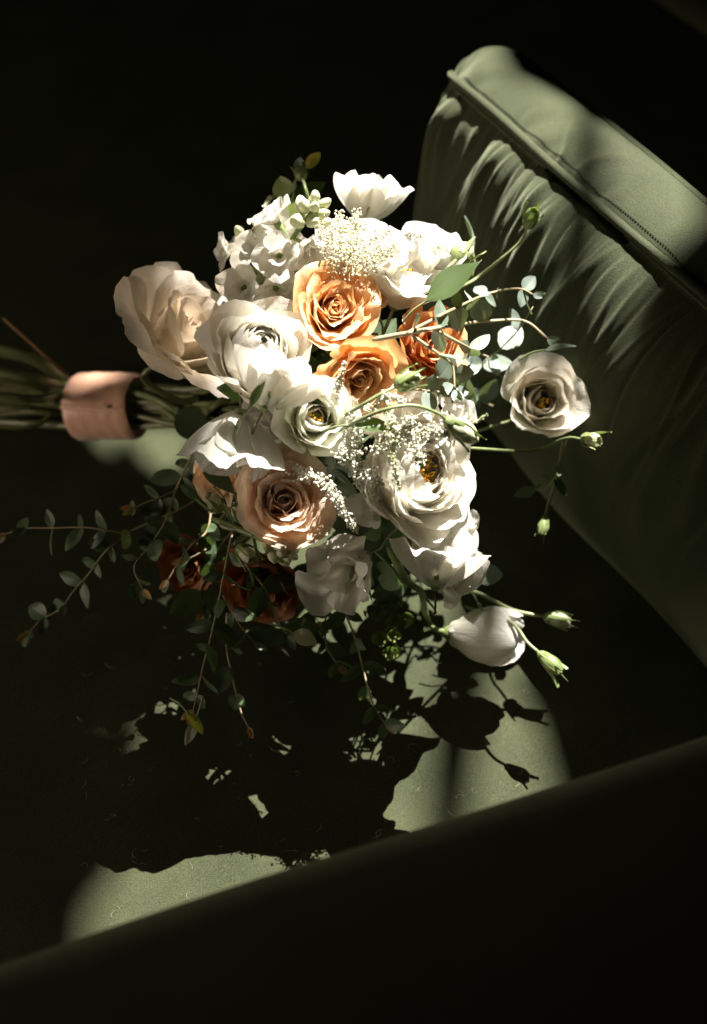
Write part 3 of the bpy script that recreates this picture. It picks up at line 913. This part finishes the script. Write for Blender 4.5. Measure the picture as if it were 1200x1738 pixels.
astilbe('cream astilbe sprig lying over the right side of the peach rose', SS([(500, 800, .025), (545, 815, .032), (570, 845, .035), (590, 880, .035), (605, 898, .034)]), .005, 260)
astilbe('small astilbe sprig around the round pale bud', SS([(628, 700, .03), (655, 672, .035), (688, 682, .036)]), .004, 110)
astilbe('tiny beaded astilbe tip pointing right beside the drooping bud', [S(770, 722, .02), P(805, 716, .19), P(826, 705, .19)], .002, 50, 'graingreen')
astilbe('blurred cream astilbe tip between the white blooms at the back', SS([(650, 405, .0), (690, 398, .01), (716, 400, .01)]), .003, 70)
astilbe('blurred cream astilbe tip at the upper left of the stock flowers', [S(430, 395, .01), S(445, 365, .01), P(458, 335, .275)], .003, 70)
astilbe('broad fluffy cream astilbe at the back above the higher orange rose', SS([(560, 470, .0), (585, 440, .012), (600, 400, .016), (606, 362, .016)]), .009, 190,
        sub=[SS([(590, 440, .012), (622, 420, .018), (655, 392, .018)]), SS([(585, 440, .012), (555, 410, .016), (545, 378, .016)]), SS([(590, 450, .012), (630, 445, .016), (662, 425, .016)]), SS([(580, 430, .012), (580, 395, .016), (575, 360, .016)])])

# ------------------------------------------------------------------ ribbon
o = thing('ribbon', 'wide blush satin ribbon wound round the flower stems', 'ribbon', BIND, BAX)
RW, RR = W_(62), W_(61)
pts, uvs = [], []
nu, nv = 64, 22
for j in range(nv):
    v = j / (nv - 1)
    for i in range(nu):
        a = 2 * math.pi * i / nu
        rr = RR * (1 + .04 * math.sin(2 * a + .6) + .03 * noise.noise(V((math.cos(a) * 1.5, math.sin(a) * 1.5, v * 1.2 + 4))) - .06 * v) * (1 - .03 * abs(2 * v - 1) ** 4)
        rr += .0002 * math.sin(v * 30 + 2.5 * noise.noise(V((math.cos(a), math.sin(a), 2)))) * math.exp(-((v - .75) * 3) ** 2)
        rr += .0006 * noise.noise(V((math.cos(a) * 3, math.sin(a) * 3, v * 9)))
        if j in (0, nv - 1):
            rr -= .0012
        pts.append(V((rr * math.cos(a) * 1.02, rr * math.sin(a) * .96, (v - .5) * 2 * RW + .0016 * math.sin(a * 2 + 1)))); uvs.append((i / nu, v))
me = grid_mesh('band', pts, nu, nv, uvs, close=True)
link('band', me, M['ribbon'], o)
pts = []
for j in range(16):
    v = j / 15
    for i in range(6):
        a = 2.35 + .12 * v + .05 * i / 5 * 3
        rr = RR * 1.012 + .0007 * math.sin(i / 5 * math.pi) - .06 * RR * v
        rr *= 1 - .03 * abs(2 * v - 1) ** 4
        pts.append(V((rr * math.cos(a) * 1.02, rr * math.sin(a) * .96, (v - .5) * 2 * RW)))
link('ribbon_edge', grid_mesh('ribbon_edge', pts, 6, 16, [(0, 0)] * 96), M['ribbon'], o)
_q = (mw(o).inverted() @ (CPOS - BIND + BIND)).normalized()
_q = V((_q.x, _q.y, 0)).normalized()
link('pin', lathe_mesh('pin', [(.0001, -.0016), (.0012, -.0010), (.0016, 0), (.0012, .0010), (.0001, .0016)], 10), M['bud'], o, Matrix.Translation(_q * RR * .985 + V((0, 0, RW * .45))))

# filler sprigs: stems seen left of the ribbon, core leaves added to close gaps
flab = ['thin brown stem splaying up and left out of the ribbon', 'thick green stem entering the top left edge of the ribbon, uppermost of the thick ones',
        'thick green stem just under the uppermost one, left of the ribbon', 'thick green stem third from the top, left of the ribbon',
        'dark leaf sprig whose stem fills the gap between the upper thick stems']
for k in range(15):
    lab = flab[k] if k < 5 else ('dark leafy filler sprig in the heart of the bouquet, its stem cut short inside the ribbon' if k in (8, 9, 11, 12, 13) else 'dark leafy filler sprig whose thin stem runs in shadow left of the ribbon')
    if k == 0:
        pp = [BIND - BAX * .01 - BA * .016 - BB * .010, BIND - BAX * .034 - BA * .018 - BB * .012, P(5, 540, .12)]
    else:
        yy = [0, 598, 640, 682, 610, 660, 700, 735, 760, 790, 690, 715, 745, 625, 652][k]
        zz = [0, .140, .135, .125, .10, .10, .09, .06, .05, .03, .07, .08, .045, .08, .09][k]
        ra, rb = [(0, 0), (-.016, -.008), (-.009, -.015), (.002, -.017)][k] if k < 4 else (.017 * math.cos(k * 2.4) * (k / 15) ** .5, .017 * math.sin(k * 2.4) * (k / 15) ** .5)
        off = BA * ra + BB * rb
        pp = [S(430 + (k * 83) % 260, 520 + (k * 137) % 430, -.068), P(330, 700 + (k % 5 - 2) * 14, .115), BIND + BAX * .03 + off, BIND - BAX * .034 + off]
        if k not in (8, 9, 11, 12, 13):
            pp += [P(60, 650 + (yy - 650) * .85, .07 + (zz - .07) * .8), P(-60, yy - 18, zz)]
        lab = flab[k] if k < 5 else ('dark leafy sprig in the heart of the bouquet, its stem cut short inside the ribbon' if k in (8, 9, 11, 12, 13) else 'dark leafy filler sprig whose thin stem runs in shadow left of the ribbon')
    o = thing('filler_sprig', lab, 'foliage', pp[0], None, None if k < 5 else ('filler sprigs cut short in the ribbon' if k in (8, 9, 11, 12, 13) else 'filler sprigs gathered by the ribbon'))
    inv = mw(o).inverted()
    link('stalk', tube_mesh('stalk', [inv @ p for p in pp], .0024 if k else .001, .0040 if 0 < k < 4 else (.0024 if k else .0013), 9, .12), M[('stem' if k < 4 else 'shadestem') if k else 'tip'], o)
    if k:
        for q in range(18):  # added leaves that also keep light off the seat below
            c = pp[0] + V((rnd.gauss(0, .022), rnd.gauss(0, .024), rnd.gauss(0, .018)))
            d = V((rnd.gauss(0, 1), rnd.gauss(0, 1), rnd.gauss(0, 1))).normalized()
            if c.x < -.062 and c.z > .13:
                continue
            leaf_obj(o, c, d, (CPOS - c).normalized() + d.orthogonal() * .4, rnd.uniform(.028, .042), .6, M['euc'], pt=.4)

# ------------------------------------------------------------------ sofa and cushion
G0 = P(780, 640, 0); G1 = P(1200, 1110, 0)
D1 = (G1 - G0).normalized()
D1 = V((.492, -.8706, 0)).normalized()
D2 = V((-D1.y, D1.x, 0))                       # to the back of the sofa
seatO = P(780, 640, 0)


def box_grid(name, f, nu, nv):
    pts = [f(i / (nu - 1), j / (nv - 1)) for j in range(nv) for i in range(nu)]
    return grid_mesh(name, pts, nu, nv)


sofa = thing('sofa', 'dark green velvet sofa seat with a blurred arm in the foreground, under the bouquet', 'sofa', V((0, 0, 0)))


def seat_f(a, b):
    # a along D1 (-1.3 .. .75), b along D2 (-.85 .. .35)
    s = -1.3 + 2.1 * a
    t = -.85 + 1.45 * b
    p = seatO + D1 * s + D2 * t
    e = min(1, (t + .85) / .06)
    p.z = -.05 * (1 - math.sqrt(max(0, 1 - (1 - e) ** 2))) + .0030 * noise.noise(V((s * 5, t * 5, 0))) - .006 * math.exp(-((p.x + .02) ** 2 + (p.y + .0) ** 2) / .03) + .0006 * noise.noise(V((s * 25, t * 25, 0)))
    return p


link('seat_cushion', box_grid('seat_cushion', seat_f, 260, 160), M['velvet'], sofa)
pts = []
for j in range(2):
    for i in range(40):
        s = -1.3 + 2.1 * i / 39
        p = seatO + D1 * s + D2 * (-.85); p.z = -.05 - .4 * j
        pts.append(p)
link('seat_front', grid_mesh('seat_front', pts, 40, 2), M['velvet'], sofa)
# arm: rounded top whose far edge crosses the picture
A0 = P(0, 1640, .27); A1 = P(1200, 1245, .27)
AD = (A1 - A0).normalized(); AN = V((AD.y, -AD.x, 0))   # towards the viewer
pts = []
prof = []
for k in range(13):
    a = math.pi / 2 * k / 12
    prof.append((.03 - .03 * math.cos(a), .27 - .03 + .03 * math.sin(a)))
prof = [(0, -.02), (-.003, .10), (-.002, .19)] + prof + [(.1, .275), (.2, .27), (.26, .262), (.30, .23), (.31, .1), (.31, -.1)]
nA = 80
for (d, z) in prof:
    for i in range(nA):
        s = -.75 + 1.9 * i / (nA - 1)
        p = A0 + AD * s + AN * (d - .012); p.z = z + .002 * noise.noise(V((s * 6, d * 10, 1)))
        p += AN * .004 * noise.noise(V((s * 4, z * 5, 7)))
        pts.append(p)
link('armrest', grid_mesh('armrest', pts, nA, len(prof)), M['velvet_arm'], sofa)
# low back behind the cushion
pts = []
prof = [(.19, -.06), (.19, .0), (.20, .012), (.22, .018), (.34, .018), (.36, .010), (.36, -.3)]
for (d, z) in prof:
    for i in range(40):
        s = -1.3 + 2.1 * i / 39
        p = seatO + D1 * s + D2 * (d + .42); p.z = z
        pts.append(p)
link('sofa_back', grid_mesh('sofa_back', pts, 40, len(prof)), M['velvet'], sofa)
# lint on the seat
bmv, bmf = [], []
for k in range(90):
    c = P(rnd.uniform(120, 950), rnd.uniform(1120, 1600), .0032)
    a = rnd.uniform(0, 6.28); cu = rnd.uniform(-500, 500); Ls = rnd.uniform(.002, .011); p = c.copy()
    prev = None
    for q in range(9):
        nrm = V((-math.sin(a), math.cos(a), 0)) * .00007
        b0 = len(bmv)
        bmv += [p + nrm, p - nrm, p + V((0, 0, .00013))]
        if prev is not None:
            for x in range(3):
                bmf.append((prev + x, prev + (x + 1) % 3, b0 + (x + 1) % 3, b0 + x))
        prev = b0
        p = p + V((math.cos(a), math.sin(a), rnd.uniform(-.05, .05))) * Ls / 8
        a += cu * Ls / 8
me = bpy.data.meshes.new('lint'); me.from_pydata([tuple(v) for v in bmv], [], bmf)
ln = link('lint', me, M['lint'], sofa); ln['kind'] = 'stuff'

# the cushion
cush = thing('cushion', 'green velvet cushion with piped seam and gathered creases, upright at the right', 'cushion', V((0, 0, 0)))
SEAM = P(770, 125, .30) - D1 * .012 - D2 * .010
CH, CT, CL = .30, .100, .62
HU = (P(770, 125, .30) - seatO).dot(D1)


cr_ = random.Random(21)
CREASE = []          # (place along the seam, width, length, slant, height)
for k in range(70):
    sc0 = cr_.choice((cr_.uniform(0, .22), cr_.uniform(0, .62)))
    CREASE.append((sc0, cr_.uniform(.0022, .0075), cr_.uniform(.12, .55), cr_.uniform(-.10, .03), cr_.uniform(.0012, .0040) * cr_.choice((1, 1, -1))))
for k in range(120):
    sc0 = cr_.choice((cr_.uniform(.0, .20), cr_.uniform(0, .62)))
    CREASE.append((sc0, cr_.uniform(.0009, .0024), cr_.uniform(.10, .45), cr_.uniform(-.10, .02), cr_.uniform(.0005, .0016) * cr_.choice((1, 1, -1))))
CREASE_T = []
for k in range(46):
    CREASE_T.append((cr_.uniform(0, .62), cr_.uniform(.003, .010), cr_.uniform(.15, .7), cr_.uniform(-.05, .07), cr_.uniform(.0008, .0028) * cr_.choice((1, -1))))


def creases(tab, s, h):
    d = 0
    for (c, wd, ln_, sl_, a) in tab:
        x = s - c - sl_ * h - .006 * math.sin(h * 9 + c * 80)
        ww = wd * (1 + 2.2 * h)
        if abs(x) < 3 * ww:
            d += a * math.exp(-(x / ww) ** 2) * math.exp(-(h / ln_) ** 2) * (1 - math.exp(-(h / .035) ** 2))
    return d


def cush_pt(s, w, full=False):
    """s: metres along the cushion from its left end; w: arc coordinate 0 bottom front -> 1 front seam -> 2 back edge -> 3 down the back"""
    s0 = s
    s = s - .0
    endr = max(0, 1 - s / .035)                      # rounding at the left end
    pull = .030 * (1 - math.sqrt(max(0, 1 - endr ** 2))) if s < .035 else 0
    if w <= 1:
        z = .004 + (CH - .004) * w
        # front face swells out, most at the middle, pinched at the seam
        h_ = 1 - w
        bul = (.48 + .52 * min(1, max(0, s / .20)) ** 1.0) * .060 * (1 - math.exp(-h_ / .22)) * (1 - .85 * max(0, (h_ - .45) / .55) ** 2) + .004 - .008 * math.exp(-(h_ / .04) ** 2)
        bul += .020 * max(0, w - .5) * 0
        d = -bul
        # creases run down from the seam, strongest near the left end
        f = math.exp(-((1 - w) / .42) ** 2) * (1 - math.exp(-((1 - w) / .04) ** 2))
        g = .35 + .9 * math.exp(-((s - .08) / .12) ** 2)
        xs = s + .05 * (1 - w) * (1 + .5 * noise.noise(V((s * 9, w * 2, 1))))
        cr = abs(noise.noise(V((xs * 27, w * .8, 2)))) * 1.5 - .45 + .5 * noise.noise(V((xs * 60, w * 1.5, 6)))
        d += -creases(CREASE, s, h_) - .0020 * f * g * cr
        d += -.007 * noise.noise(V((s * 6, w * 2.2, 4)))
        p = SEAM + D1 * (s + pull * 0) + D2 * d
        z += -.006 * f * noise.noise(V((xs * 24, 0, 8)))
        p.z = z
    elif w <= 2:
        q = w - 1
        z = CH + .020 * math.sin(math.pi * q) ** .8 - .004 * math.exp(-(q / .06) ** 2)
        f = math.exp(-(q / .45) ** 2) * (1 - math.exp(-(q / .05) ** 2))
        cr = noise.noise(V(((s - .2 * q * .3) * 26, q * 1.2, 12)))
        z += creases(CREASE_T, s, q) + .0010 * f * cr + .0045 * noise.noise(V((s * 8, q * 2, 14)))
        z -= .003 * math.exp(-((q - .72) / .03) ** 2)
        z -= .022 * max(0, q - .72) ** 2 / .08 * .7
        p = SEAM + D1 * s + D2 * (q * CT * .85)
        p.z = z
    else:
        q = w - 2
        p = SEAM + D1 * s + D2 * (CT * .85 + .02 * math.sin(q * math.pi))
        p.z = (CH - .022) * (1 - q) + .004
    # round the end: the left end curves back and the cross-section shrinks toward its middle
    if s < .035:
        e = 1 - s / .035
        k = 1 - math.sqrt(max(0, 1 - e * e))
        mid = SEAM + D1 * s + D2 * (CT * .42); mid.z = CH * .5
        p = p.lerp(V((mid.x, mid.y, p.z)), k * .6)
        p.z = p.z + (CH * .5 - p.z) * k * .10
    # top corner slightly drawn up
    return p


nu, nv = 520, 240
pts = []
for j in range(nv):
    w = 3 * j / (nv - 1)
    for i in range(nu):
        s = CL * (i / (nu - 1)) ** 1.15
        pp = cush_pt(s, w)
        pts.append(pp)
link('cushion_cover', grid_mesh('cushion_cover', pts, nu, nv), M['velvet_cushion'], cush)
pp = []
for k in range(150):
    s = .006 + (CL - .01) * k / 149
    q = cush_pt(s, 1.0)
    pp.append(q + D2 * -.0015 + V((0, 0, .003)))
link('piping', tube_mesh('piping', pp, .0034, .0034, 10, .06, 0), M['velvet_cushion'], cush)
# stitches beside the piping and along the back of the top
for row, wq in ((0, 1.10), (1, 1.70)):
    vs, fs = [], []
    n = 190
    for k in range(n):
        s = .03 + (CL - .05) * k / n
        a = cush_pt(s, wq) + V((0, 0, .0006)); b = cush_pt(s + .0018, wq) + V((0, 0, .0006))
        b0 = len(vs)
        t = D2 * .0004
        vs += [a - t, a + t, a + V((0, 0, .0005)), b - t, b + t, b + V((0, 0, .0005))]
        fs += [(b0, b0 + 1, b0 + 4, b0 + 3), (b0 + 1, b0 + 2, b0 + 5, b0 + 4), (b0 + 2, b0, b0 + 3, b0 + 5), (b0, b0 + 2, b0 + 1), (b0 + 3, b0 + 4, b0 + 5)]
    me = bpy.data.meshes.new('stitching'); me.from_pydata([tuple(v) for v in vs], [], fs)
    st = link('stitching', me, M['thread'], cush); st['kind'] = 'stuff'

# ------------------------------------------------------------------ added wall and panel that shape the window light
WY = 1.5                                          # unseen dark wall, added to mask the light


def onwall(p):
    t = (WY - SUNP.y) / (p.y - SUNP.y)
    return SUNP + (p - SUNP) * t


#LITPOLYS
lit = [[P(*q) for q in l] for l in (
    ((84, 812), (140, 815), (150, 826), (184, 840), (184, 870), (92, 870)),
    ((146, 722), (330, 726), (322, 800), (285, 838), (252, 818), (214, 772), (198, 772), (188, 806), (160, 782)),
    ((440, 745), (610, 722), (706, 701), (718, 722), (682, 742), (694, 785), (800, 848), (794, 920), (776, 1090), (764, 1180), (735, 1240), (715, 1800), (150, 1800), (140, 1600), (160, 1530), (195, 1490), (222, 1425), (240, 1325), (256, 1212), (254, 1125), (260, 1045), (340, 985), (430, 950), (440, 880)),
    ((824, 872), (980, 990), (977, 1138), (954, 1156), (884, 1172), (908, 1230), (936, 1340), (950, 1400), (950, 1800), (808, 1800), (797, 1380), (832, 1150), (840, 1030)))]
DIM_HOLE = [P(*q) for q in ((170, 1058, 0), (250, 1042, 0), (242, 1130, 0), (238, 1225, 0), (190, 1275, 0), (142, 1150, 0))]  # opening covered by the added dimming panel
#ENDLIT


def wall_with_holes(polys):
    bm = bmesh.new()

    def loop(ps):
        vs = [bm.verts.new((p[0], WY, p[1])) for p in ps]
        return [bm.edges.new((vs[i], vs[(i + 1) % len(vs)])) for i in range(len(vs))]
    es = loop([(-2.5, -.4), (3.5, -.4), (3.5, 7.5), (-2.5, 7.5)])
    for ps in polys + [DIM_HOLE]:
        es += loop([(onwall(p).x, onwall(p).z) for p in ps])
    bmesh.ops.triangle_fill(bm, use_beauty=True, edges=es)
    ex = bmesh.ops.extrude_face_region(bm, geom=bm.faces[:])
    bmesh.ops.translate(bm, verts=[v for v in ex['geom'] if isinstance(v, bmesh.types.BMVert)], vec=(0, .012, 0))
    bmesh.ops.recalc_face_normals(bm, faces=bm.faces[:])
    me = bpy.data.meshes.new('gobo_wall'); bm.to_mesh(me); bm.free()
    o = link('gobo_wall', me, M['wall'])
    o['kind'] = 'structure'
    o['label'] = 'unseen dark wall added with openings cut to shape the light'


if lit:
    wall_with_holes(lit)
    m, nt, pb, out = newmat('gobo_filter')  # added panel that lets only dimmed light through
    tb = N(nt, 'ShaderNodeBsdfTransparent'); tb.inputs[0].default_value = (.50, .44, .38, 1)
    nt.links.new(tb.outputs[0], out.inputs[0])
    q = [onwall(p) for p in DIM_HOLE]
    cx = sum((p.x for p in q)) / 6; cz = sum((p.z for p in q)) / 6
    me = bpy.data.meshes.new('gobo_filter')
    me.from_pydata([(cx + (p.x - cx) * 1.04, WY - .01, cz + (p.z - cz) * 1.04) for p in q], [], [tuple(range(6))])
    o = link('gobo_filter', me, m)
    o['kind'] = 'structure'
    o['label'] = 'unseen panel added to dim the light through one opening'

for o in scene.objects:
    if 'm' in o:
        del o['m']
